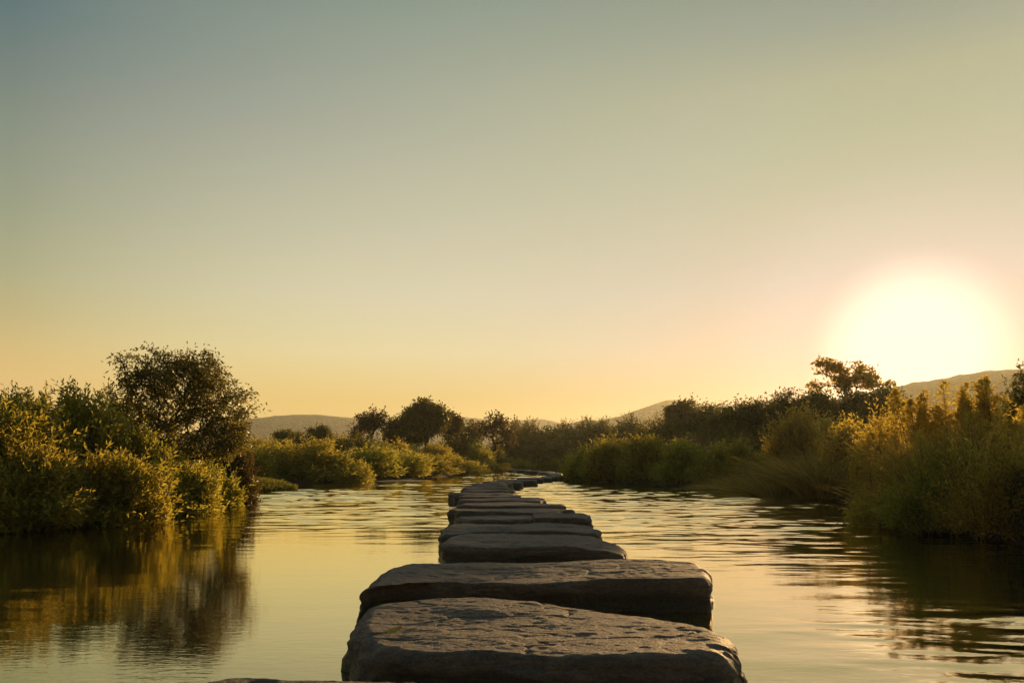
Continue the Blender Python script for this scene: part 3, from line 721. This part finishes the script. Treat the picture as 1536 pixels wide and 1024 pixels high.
GC = 'dark bushes at the river bend'
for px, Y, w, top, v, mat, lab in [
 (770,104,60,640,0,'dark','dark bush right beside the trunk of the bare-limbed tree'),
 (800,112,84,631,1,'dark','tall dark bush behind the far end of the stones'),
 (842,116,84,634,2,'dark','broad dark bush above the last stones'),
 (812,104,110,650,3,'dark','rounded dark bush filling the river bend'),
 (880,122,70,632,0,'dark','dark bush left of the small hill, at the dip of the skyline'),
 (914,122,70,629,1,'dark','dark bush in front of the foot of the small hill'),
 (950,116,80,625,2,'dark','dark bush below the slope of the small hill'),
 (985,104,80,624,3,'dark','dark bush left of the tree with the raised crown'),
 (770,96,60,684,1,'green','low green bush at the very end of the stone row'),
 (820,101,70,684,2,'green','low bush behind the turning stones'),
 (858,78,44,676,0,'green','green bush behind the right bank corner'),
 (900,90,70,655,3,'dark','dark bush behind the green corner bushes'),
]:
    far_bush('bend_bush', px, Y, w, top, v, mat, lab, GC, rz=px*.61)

GR = 'trees of the wooded slope on the right'
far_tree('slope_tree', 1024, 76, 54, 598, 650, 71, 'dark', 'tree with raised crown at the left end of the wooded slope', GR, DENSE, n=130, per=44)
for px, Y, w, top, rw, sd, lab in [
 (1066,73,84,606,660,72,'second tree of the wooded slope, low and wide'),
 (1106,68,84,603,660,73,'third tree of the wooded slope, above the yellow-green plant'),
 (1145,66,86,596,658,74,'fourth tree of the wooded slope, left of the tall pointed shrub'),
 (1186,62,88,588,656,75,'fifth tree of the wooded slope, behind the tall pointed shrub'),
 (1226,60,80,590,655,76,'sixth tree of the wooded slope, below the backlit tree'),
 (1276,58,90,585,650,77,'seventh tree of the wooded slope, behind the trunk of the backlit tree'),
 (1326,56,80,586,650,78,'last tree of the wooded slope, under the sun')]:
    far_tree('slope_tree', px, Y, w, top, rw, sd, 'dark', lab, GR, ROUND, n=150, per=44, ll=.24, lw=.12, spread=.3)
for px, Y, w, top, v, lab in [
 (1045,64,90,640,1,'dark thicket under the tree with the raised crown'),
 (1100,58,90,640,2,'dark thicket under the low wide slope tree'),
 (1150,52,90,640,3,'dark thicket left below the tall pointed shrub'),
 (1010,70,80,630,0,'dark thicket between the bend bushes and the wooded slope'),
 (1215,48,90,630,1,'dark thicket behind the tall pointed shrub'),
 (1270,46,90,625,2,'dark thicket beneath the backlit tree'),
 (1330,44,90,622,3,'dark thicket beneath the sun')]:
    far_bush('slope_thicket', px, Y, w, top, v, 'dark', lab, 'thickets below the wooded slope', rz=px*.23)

# far wood that closes the skyline: one mass
def far_wood():
    rng = np.random.default_rng(77); g = Geo(); n = 90000
    px = rng.uniform(-500, 2100, 900); Y = rng.uniform(150, 260, 900)
    i = rng.integers(0, 900, n); X = (px-CX)/F*Y
    d = unit(rng.normal(size=(n,3))); d[:,2] = np.abs(d[:,2]); R = rng.uniform(2,3.6,900)
    P = np.stack([X[i], Y[i], gz(X, Y)[i]*.6-.3], 1) + d*R[i][:,None]*np.array([1.3,1.3,1.25])*(rng.uniform(.4,1,n)**.5)[:,None]
    g.leaves(P, unit(d+rng.normal(size=(n,3))*.6), rng.uniform(.5,1.0,n), rng.uniform(.3,.5,n), rng)
    tag(link('distant_woods', g.mesh('distant_woods'), M['dark']), 'far dark band of woodland along the foot of the hills', kind='stuff')
far_wood()

GB = 'bushes on the right bank'
for px, Y, w, top, sd, mat, lab in [
 (872,47,64,672,201,'lime','first bush of the right bank, beside the large flat stone'),
 (915,44.5,92,660,202,'willow','second bush of the right bank, rounded and olive'),
 (968,41.5,94,657,203,'green','third bush of the right bank, in front of the bend bushes'),
 (1022,38,92,666,204,'lime','bush below the dry grass heads'),
 (1078,36,92,668,205,'willow','olive bush left below the yellow-green plant'),
 (1128,34.5,80,684,206,'green','low dark bush right below the yellow-green plant')]:
    near_bush('bank_bush', px, Y, w, top, sd, mat, lab, GB, ll=.25, lw=.09, nl=9, sl=.7, dens=.5, up=.5, spiky=.35)
near_bush('fern_like_plant', 1108, 35.0, 50, 654, 207, 'lime', 'yellow-green fern-like plant standing out from the right bank bushes', GB, ll=.2, lw=.045, nl=16, sl=.8, dens=.6, up=.75)
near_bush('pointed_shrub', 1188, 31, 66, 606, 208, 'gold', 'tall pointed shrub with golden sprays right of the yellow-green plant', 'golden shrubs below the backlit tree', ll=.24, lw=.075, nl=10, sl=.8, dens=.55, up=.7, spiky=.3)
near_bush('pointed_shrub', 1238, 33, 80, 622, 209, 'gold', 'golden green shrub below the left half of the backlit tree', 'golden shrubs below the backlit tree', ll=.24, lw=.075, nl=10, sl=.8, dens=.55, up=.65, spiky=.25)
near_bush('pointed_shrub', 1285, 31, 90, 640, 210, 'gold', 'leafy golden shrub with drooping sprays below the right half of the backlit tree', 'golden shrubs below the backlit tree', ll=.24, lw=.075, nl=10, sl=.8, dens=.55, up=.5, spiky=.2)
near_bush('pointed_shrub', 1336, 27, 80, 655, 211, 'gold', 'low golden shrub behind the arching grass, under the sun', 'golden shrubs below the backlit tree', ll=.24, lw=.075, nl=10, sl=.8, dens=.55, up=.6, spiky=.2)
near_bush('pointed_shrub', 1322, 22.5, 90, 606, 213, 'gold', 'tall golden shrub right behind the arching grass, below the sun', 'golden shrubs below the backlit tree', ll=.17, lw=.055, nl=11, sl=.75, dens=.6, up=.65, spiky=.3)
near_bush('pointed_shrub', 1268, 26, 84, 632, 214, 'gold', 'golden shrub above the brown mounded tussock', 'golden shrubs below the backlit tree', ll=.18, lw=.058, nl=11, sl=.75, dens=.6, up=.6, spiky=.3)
near_bush('pointed_shrub', 1152, 34, 60, 660, 212, 'green', 'small shrub filling the gap between yellow-green plant and pointed shrub', GB, ll=.14, lw=.045, nl=12, sl=.55, dens=.7, up=.55)

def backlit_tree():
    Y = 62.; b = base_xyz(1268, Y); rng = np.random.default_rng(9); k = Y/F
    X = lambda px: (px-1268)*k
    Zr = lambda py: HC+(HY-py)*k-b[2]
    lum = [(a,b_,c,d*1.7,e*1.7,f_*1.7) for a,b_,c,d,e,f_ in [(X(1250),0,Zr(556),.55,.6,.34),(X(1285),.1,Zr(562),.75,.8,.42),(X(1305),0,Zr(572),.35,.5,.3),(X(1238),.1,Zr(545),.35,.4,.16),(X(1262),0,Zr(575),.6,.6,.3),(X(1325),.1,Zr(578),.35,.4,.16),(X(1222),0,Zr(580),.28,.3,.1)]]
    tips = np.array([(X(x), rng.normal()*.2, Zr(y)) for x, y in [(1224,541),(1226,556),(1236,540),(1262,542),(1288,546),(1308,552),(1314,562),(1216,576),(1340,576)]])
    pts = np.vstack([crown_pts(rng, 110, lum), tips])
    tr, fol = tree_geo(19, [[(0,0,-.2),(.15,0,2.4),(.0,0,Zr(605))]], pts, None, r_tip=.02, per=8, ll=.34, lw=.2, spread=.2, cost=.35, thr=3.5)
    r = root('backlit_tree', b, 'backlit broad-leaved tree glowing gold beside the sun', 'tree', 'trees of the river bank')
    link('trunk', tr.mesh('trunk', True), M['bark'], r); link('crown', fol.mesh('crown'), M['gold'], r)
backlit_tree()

# ---- grasses and reeds
def grass_clump(name, px, Y, wpx, top, seed, n, mat, label, cat, group, bw=.008, lean=.35, arch=.5, bias=(0,0), plume=0, depth=None):
    b, w, h = dims(px, Y, wpx, top); rng = np.random.default_rng(seed+1)
    g, pts = blades_geo(seed, w, depth or w, h, n, bw, lean, arch, bias)
    r = root(name, b, label, cat, group)
    link('blade', g.mesh('blade'), M[mat], r)
    if plume:
        k = rng.choice(n, plume, replace=False); pl = Geo(); base = pts[k, 3]; D = unit(pts[k,4]-pts[k,3])
        shoots(pl, pl, base, D, rng.uniform(.28,.45,plume), 26, .085, .014, rng, ang=.55, curve=-.12)
        link('seed_head', pl.mesh('seed_head'), M['dry'], r)
    return r
GG = 'grass tussocks on the right bank'
grass_clump('grass_tussock', 1172, 28.5, 110, 694, 301, 1300, 'reed', 'dark mounded tussock drooping to the water below the pointed shrub', 'grass', GG, bw=.02, lean=.8, arch=.9)
grass_clump('grass_tussock', 1236, 26.5, 120, 668, 302, 1500, 'reed', 'brown mounded tussock just left of the arching grass', 'grass', GG, bw=.02, lean=.75, arch=.8)
grass_clump('grass_tussock', 1112, 31.5, 90, 708, 303, 1000, 'reed', 'low dark tussock on the waterline below the yellow-green plant', 'grass', GG, bw=.02, lean=.8, arch=.9)
grass_clump('dry_grass', 1036, 43, 62, 648, 304, 700, 'dry', 'pale dry grass with feathery heads above the right bank bushes', 'grass', GG, bw=.02, lean=.25, arch=.4, plume=90)
GN = 'reeds on the near right bank'
grass_clump('arching_grass', 1372, 16.2, 150, 684, 311, 150, 'reed', 'long grass arching left over the water, at the near right bank', 'grass', GN, bw=.011, lean=.55, arch=.6, bias=(-.34,-.05))
grass_clump('reed_clump', 1430, 14.6, 170, 640, 312, 700, 'reed', 'upright reeds in the middle of the near right bank', 'reeds', GN, bw=.012, lean=.3, arch=.4, bias=(-.08,0))
grass_clump('reed_clump', 1510, 13.6, 170, 622, 313, 700, 'reed', 'upright reeds at the right edge of the picture', 'reeds', GN, bw=.012, lean=.3, arch=.4, bias=(-.04,0))
GS = 'low shrubs on the near right waterline'
near_bush('waterside_shrub', 1338, 15.2, 150, 676, 321, 'gold', 'light shrub at the water, grown through by the arching grass', GS, ll=.12, lw=.032, nl=14, sl=.5, dens=.8, up=.25)
near_bush('waterside_shrub', 1405, 13.6, 170, 668, 322, 'lime', 'dense leafy shrub on the waterline in front of the middle reeds', GS, ll=.13, lw=.036, nl=13, sl=.6, dens=.75, up=.5, spiky=.3)
near_bush('waterside_shrub', 1500, 12.6, 190, 655, 323, 'gold', 'broad golden green shrub on the waterline at the right edge', GS, ll=.13, lw=.036, nl=13, sl=.6, dens=.75, up=.5, spiky=.3)
near_bush('waterside_shrub', 1590, 11.8, 160, 640, 324, 'dark', 'dark shrub cut by the right edge of the picture', GS, ll=.1, lw=.026, nl=14, sl=.55, dens=.7, up=.4)

# plumed plants: tall stems ending in leafy golden spires
def plumed(px, Y, wpx, top, seed, spires, label):
    b, w, h = dims(px, Y, wpx, top); rng = np.random.default_rng(seed)
    r = root('plumed_plant', b, label, 'plant', 'golden plumed plants under the sun')
    st, pl, lf = Geo(), Geo(), Geo()
    for i in range(int(spires*1.4)):
        bx = np.array([rng.uniform(-.5,.5)*w, rng.uniform(-.4,.4)*w, 0]); hh = h*rng.uniform(.72,1.0) if i else h
        tp = bx + np.array([rng.normal()*.2-.05, rng.normal()*.2, hh]); m = (bx+tp)/2+rng.normal(size=3)*.03
        st.tubes(np.array([bx,m]), np.array([m,tp]), [.009,.007], [.007,.003], 5)
        al = rng.uniform(.5,.85); k = 30
        t = np.linspace(0,1,k); P0 = tp - np.array([0,0,al])*(1-t)[:,None]
        a = np.arange(k)*2.4; L = (.26*(1-t)**.8+.05)*rng.uniform(.45,1.35,k)
        D = np.stack([np.cos(a)*.8, np.sin(a)*.8, np.full(k,.65)],1)+rng.normal(size=(k,3))*.12
        shoots(pl, st, P0, D, L, 9, .10, .036, rng, ang=.8, curve=.05, stem_r=.0025)
        k2 = 16; t = np.linspace(.2,.75,k2); P1 = bx+(tp-bx)*t[:,None]; a = np.arange(k2)*2.4
        shoots(lf, st, P1, np.stack([np.cos(a),np.sin(a),np.full(k2,.7)],1), np.full(k2,.3), 9, .11, .024, rng, stem_r=.003)
    link('stem', st.mesh('stem'), M['bark'], r); link('plume', pl.mesh('plume'), M['gold'], r); link('foliage', lf.mesh('foliage'), M['reed'], r)
plumed(1352, 17.0, 70, 612, 401, 7, 'short plumed plants directly below the sun')
plumed(1405, 16.4, 60, 588, 402, 8, 'plumed plants with loose golden tops right of the sun')
plumed(1452, 15.8, 50, 574, 403, 8, 'group of tall golden spires in front of the right hill')
plumed(1492, 15.2, 50, 566, 404, 8, 'tallest golden spires, left of the dark tree at the right edge')
plumed(1440, 14.8, 90, 622, 405, 9, 'lower plumed plants among the middle reeds')
plumed(1520, 14.2, 60, 600, 406, 7, 'plumed plants at the right edge in front of the dark tree')
far_tree('edge_tree', 1552, 19.0, 100, 546, 690, 79, 'dark', 'dark leafy tree cut by the right edge of the picture', 'trees of the river bank', ROUND, n=230, per=26, ll=.11, lw=.05, spread=.12, r_tip=.007)

# short grass on the bank edges: nobody could count the blades
def bank_grass():
    rng = np.random.default_rng(31); g = Geo()
    def patch(xs, ys, h, bw, edge=.5):
        n = len(xs); keep = bank_d(xs, ys) > edge; xs, ys = xs[keep], ys[keep]; n = len(xs)
        B = np.stack([xs, ys, gz(xs, ys)-.02], 1); t = np.linspace(0,1,4)
        ld = rng.normal(size=(n,2))*.35; L = h*rng.uniform(.5,1.2,n)
        pts = np.stack([B[:,0:1]+ld[:,0:1]*L[:,None]*t**1.6, B[:,1:2]+ld[:,1:2]*L[:,None]*t**1.6, B[:,2:3]+L[:,None]*t*(1-.2*t)], -1)
        g.ribbons(pts, bw*np.array([1,.9,.6,.1])[None]*rng.uniform(.7,1.3,(n,1)), rng)
    n = 40000; ys = rng.uniform(26,40,n); xs = np.interp(ys, LB[:,0], LB[:,1]) - np.abs(rng.normal(size=n))*2.4
    patch(xs, ys, .24, .018, .02)
    n = 42000; ys = 30+65*rng.uniform(0,1,n); s = rng.integers(0,2,n)
    off = np.abs(rng.normal(size=n))*2.5
    xs = np.where(s == 0, np.interp(ys, LB[:,0], LB[:,1])-off, np.interp(ys, RB[:,0], RB[:,1])+off)
    patch(xs, ys, .30, .022)
    tag(link('bank_grass', g.mesh('bank_grass'), M['grass']), 'short green grass along the edges of both banks', kind='stuff')
bank_grass()

def scrub():
    """loose low scrub inland behind the bank shrubs, one uncountable mass"""
    rng = np.random.default_rng(83); fol = Geo(); n = 520
    Y = rng.uniform(6, 75, n); sd = rng.integers(0, 2, n); off = rng.uniform(3.5, 40, n)
    X = np.where(sd == 0, np.interp(Y, LB[:,0], LB[:,1])-off, np.interp(Y, RB[:,0], RB[:,1])+off)
    Z = gz(X, Y); keep = (np.abs(np.arctan2(X, Y)) > .52) | (off > 5); X, Y, Z = X[keep], Y[keep], Z[keep]; n = len(X)
    hh = rng.uniform(.8, 1.9, n)
    for c in range(n):
        m = 22; d = unit(rng.normal(size=(m,3))+np.array([0,0,.7])); d[:,2] = np.abs(d[:,2])
        tip = np.array([X[c], Y[c], Z[c]]) + d*np.array([1.1,1.1,1.0])*hh[c]*(rng.uniform(.4,1,m)**.5)[:,None]
        D = unit(d+np.array([0,0,.6])+rng.normal(size=(m,3))*.25); L = np.full(m, .7)
        shoots(fol, None, tip-D*.7, D, L, 9, .20, .07, rng)
    tag(link('undergrowth', fol.mesh('undergrowth'), M['green']), 'loose low scrub inland behind the bank shrubs', kind='stuff')
scrub()

# ------------------------------------------------------------------ air
HAZE = True
def haze():
    v = np.array([(x,y,z) for x in (-1700,1700) for y in (-900,2000) for z in (-14,112)], float)
    f = np.array([(0,1,3,2),(4,6,7,5),(0,4,5,1),(2,3,7,6),(0,2,6,4),(1,5,7,3)])
    m = bpy.data.materials.new('evening_haze'); m.use_nodes = True; t = NT(m.node_tree); out = t.n('ShaderNodeOutputMaterial')
    p = t.n('ShaderNodeVolumePrincipled'); p.inputs['Color'].default_value = (.69,.72,.60,1); p.inputs['Density'].default_value = .00028
    p.inputs['Anisotropy'].default_value = .58
    t.l(p.outputs[0], out.inputs['Volume'])
    tag(link('haze', mesh_from('haze', v, [f]), m), 'warm evening haze in the air', kind='stuff')
if HAZE: haze()

# ------------------------------------------------------------------ sky, sun, camera
# sky colours by height (sine of the elevation): towards the sun, 26 degrees and 57 degrees to its left
SKY_NEAR = [(0, (0.05, 0.05, 0.08)), (0.05, (0.04, 0.055, 0.14)), (0.12, (0.02, 0.05, 0.2)), (0.2, (0.012, 0.115, 0.21)), (0.27, (0.078, 0.178, 0.181)), (0.33, (0.124, 0.226, 0.177)), (0.39, (0.181, 0.24, 0.169)), (0.443, (0.128, 0.197, 0.175)), (0.6, (0.062, 0.124, 0.15)), (1, (0.034, 0.073, 0.119))]
SKY_MID = [(0, (0.476, 0.324, 0.099)), (0.0718, (0.453, 0.339, 0.152)), (0.127, (0.47, 0.439, 0.303)), (0.188, (0.43, 0.428, 0.343)), (0.298, (0.34, 0.366, 0.284)), (0.396, (0.265, 0.302, 0.239)), (0.481, (0.169, 0.229, 0.198)), (0.65, (0.049, 0.129, 0.165)), (1, (0.034, 0.074, 0.12))]
SKY_FAR = [(0, (0.879, 0.519, 0.163)), (0.034, (0.861, 0.519, 0.172)), (0.088, (0.685, 0.465, 0.178)), (0.148, (0.445, 0.377, 0.185)), (0.194, (0.331, 0.33, 0.2)), (0.257, (0.242, 0.269, 0.187)), (0.317, (0.183, 0.221, 0.177)), (0.373, (0.127, 0.17, 0.159)), (0.426, (0.073, 0.132, 0.144)), (0.6, (0.044, 0.093, 0.126)), (1, (0.033, 0.066, 0.108))]
def world():
    w = bpy.data.worlds.new('World'); S.world = w; w.use_nodes = True
    t = NT(w.node_tree); out = t.n('ShaderNodeOutputWorld')
    tc = t.n('ShaderNodeTexCoord'); d = tc.outputs['Generated']
    nrm = t.n('ShaderNodeVectorMath', operation='NORMALIZE'); t.l(d, nrm.inputs[0]); d = nrm.outputs[0]
    sep = t.n('ShaderNodeSeparateXYZ'); t.l(d, sep.inputs[0]); z = sep.outputs['Z']
    flat = t.n('ShaderNodeCombineXYZ'); t.l(sep.outputs['X'], flat.inputs[0]); t.l(sep.outputs['Y'], flat.inputs[1])
    fn = t.n('ShaderNodeVectorMath', operation='NORMALIZE'); t.l(flat.outputs[0], fn.inputs[0])
    dt = t.n('ShaderNodeVectorMath', operation='DOT_PRODUCT'); t.l(fn.outputs[0], dt.inputs[0]); dt.inputs[1].default_value = (math.sin(SUN_AZ), math.cos(SUN_AZ), 0)
    az = t.math('DIVIDE', t.math('ARCCOSINE', t.math('MINIMUM', t.math('MAXIMUM', dt.outputs['Value'], -1.0), 1.0)), math.pi)   # 0 at the sun .. 1 behind
    def lagrange(k):                                     # smooth blend of the three sky columns by angle from the sun
        A = (0.0, .124, .317); p, q = [x for i, x in enumerate(A) if i != k]
        ac = t.math('MINIMUM', t.math('MULTIPLY', t.math('SUBTRACT', t.math('SQRT', t.math('MULTIPLY_ADD', az, az, .0016)), .04), 1.134), .317)
        return t.math('DIVIDE', t.math('MULTIPLY', t.math('SUBTRACT', ac, p), t.math('SUBTRACT', ac, q)), (A[k]-p)*(A[k]-q))
    acc = None
    for k, st in enumerate((SKY_NEAR, SKY_MID, SKY_FAR)):
        v = t.n('ShaderNodeVectorMath', operation='SCALE'); t.l(t.ramp(z, st), v.inputs[0]); t.l(lagrange(k), v.inputs['Scale'])
        if acc is None: acc = v.outputs[0]
        else:
            ad_ = t.n('ShaderNodeVectorMath', operation='ADD'); t.l(acc, ad_.inputs[0]); t.l(v.outputs[0], ad_.inputs[1]); acc = ad_.outputs[0]
    mxv = t.n('ShaderNodeVectorMath', operation='MAXIMUM'); t.l(acc, mxv.inputs[0]); mxv.inputs[1].default_value = (.01,.01,.01)
    sky = mxv.outputs[0]
    dim = t.ramp(az, [(.30,(1,1,1)),(.6,(.85,.83,.80)),(1,(.75,.74,.74))])
    sky = t.mix(1.0, sky, dim, 'MULTIPLY')
    g = t.n('ShaderNodeVectorMath', operation='DOT_PRODUCT'); t.l(d, g.inputs[0])
    ge, ga = math.radians(6.6), math.radians(25.8); g.inputs[1].default_value = (math.sin(ga)*math.cos(ge), math.cos(ga)*math.cos(ge), math.sin(ge))
    gam = t.math('MULTIPLY', t.math('ARCCOSINE', t.math('MINIMUM', g.outputs['Value'], 1.0)), 180/math.pi/30)               # 30 degrees -> 1
    halo = t.ramp(gam, [(0,(.0,.08,.16)),(.23,(.0,.04,.10)),(.45,(0,.01,.03)),(.9,(0,0,0))], 'EASE')
    sky = t.mix(1.0, sky, halo, 'ADD')
    disc = t.ramp(gam, [(.09,(1,1,1)),(.225,(0,0,0))], 'EASE')
    sky = t.mix(disc, sky, (.5,.52,.60,1))
    below = t.ramp(t.math('MULTIPLY_ADD', z, 1, .5), [(.44,(.25,.2,.12)),(.5,(1,1,1))])
    sky = t.mix(1.0, sky, below, 'MULTIPLY')
    ns = t.n('ShaderNodeTexSky', sky_type='NISHITA', sun_disc=False, sun_elevation=SUN_EL, sun_rotation=SUN_AZ, dust_density=4.0, air_density=1.2)
    b1 = t.n('ShaderNodeBackground', i_Strength=.93); t.l(sky, b1.inputs['Color'])
    b2 = t.n('ShaderNodeBackground', i_Strength=.05); t.l(t.mix(1.0, ns.outputs[0], (.16,.14,.11,1), 'MULTIPLY'), b2.inputs['Color'])
    ad = t.n('ShaderNodeAddShader'); t.l(b1.outputs[0], ad.inputs[0]); t.l(b2.outputs[0], ad.inputs[1]); t.l(ad.outputs[0], out.inputs['Surface'])
    w.cycles.sampling_method = 'MANUAL'; w.cycles.sample_map_resolution = 512
world()

L = bpy.data.lights.new('sun', 'SUN'); L.energy = 5.0; L.angle = math.radians(.55); L.color = (1.0, .60, .24)
so = bpy.data.objects.new('sun', L); C.objects.link(so)
so.rotation_euler = Vector([float(v) for v in -SUN]).to_track_quat('-Z', 'Y').to_euler()

cam = bpy.data.cameras.new('camera'); co = bpy.data.objects.new('camera', cam); C.objects.link(co)
cam.sensor_width = 36; cam.lens = F/1536*36; cam.shift_y = (HY-512)/1536; cam.clip_end = 6000; cam.clip_start = .05
co.location = (0,0,HC); co.rotation_euler = (math.radians(90),0,0)
S.camera = co
S.view_settings.view_transform = 'Standard'; S.view_settings.look = 'None'; S.view_settings.exposure = .4; S.view_settings.gamma = 1
cy = S.cycles
cy.max_bounces = 7; cy.diffuse_bounces = 3; cy.glossy_bounces = 3; cy.transmission_bounces = 3; cy.volume_bounces = 1; cy.transparent_max_bounces = 8
cy.sample_clamp_indirect = 4.0; cy.use_adaptive_sampling = False; cy.caustics_reflective = True; cy.blur_glossy = 1.0; cy.caustics_refractive = False
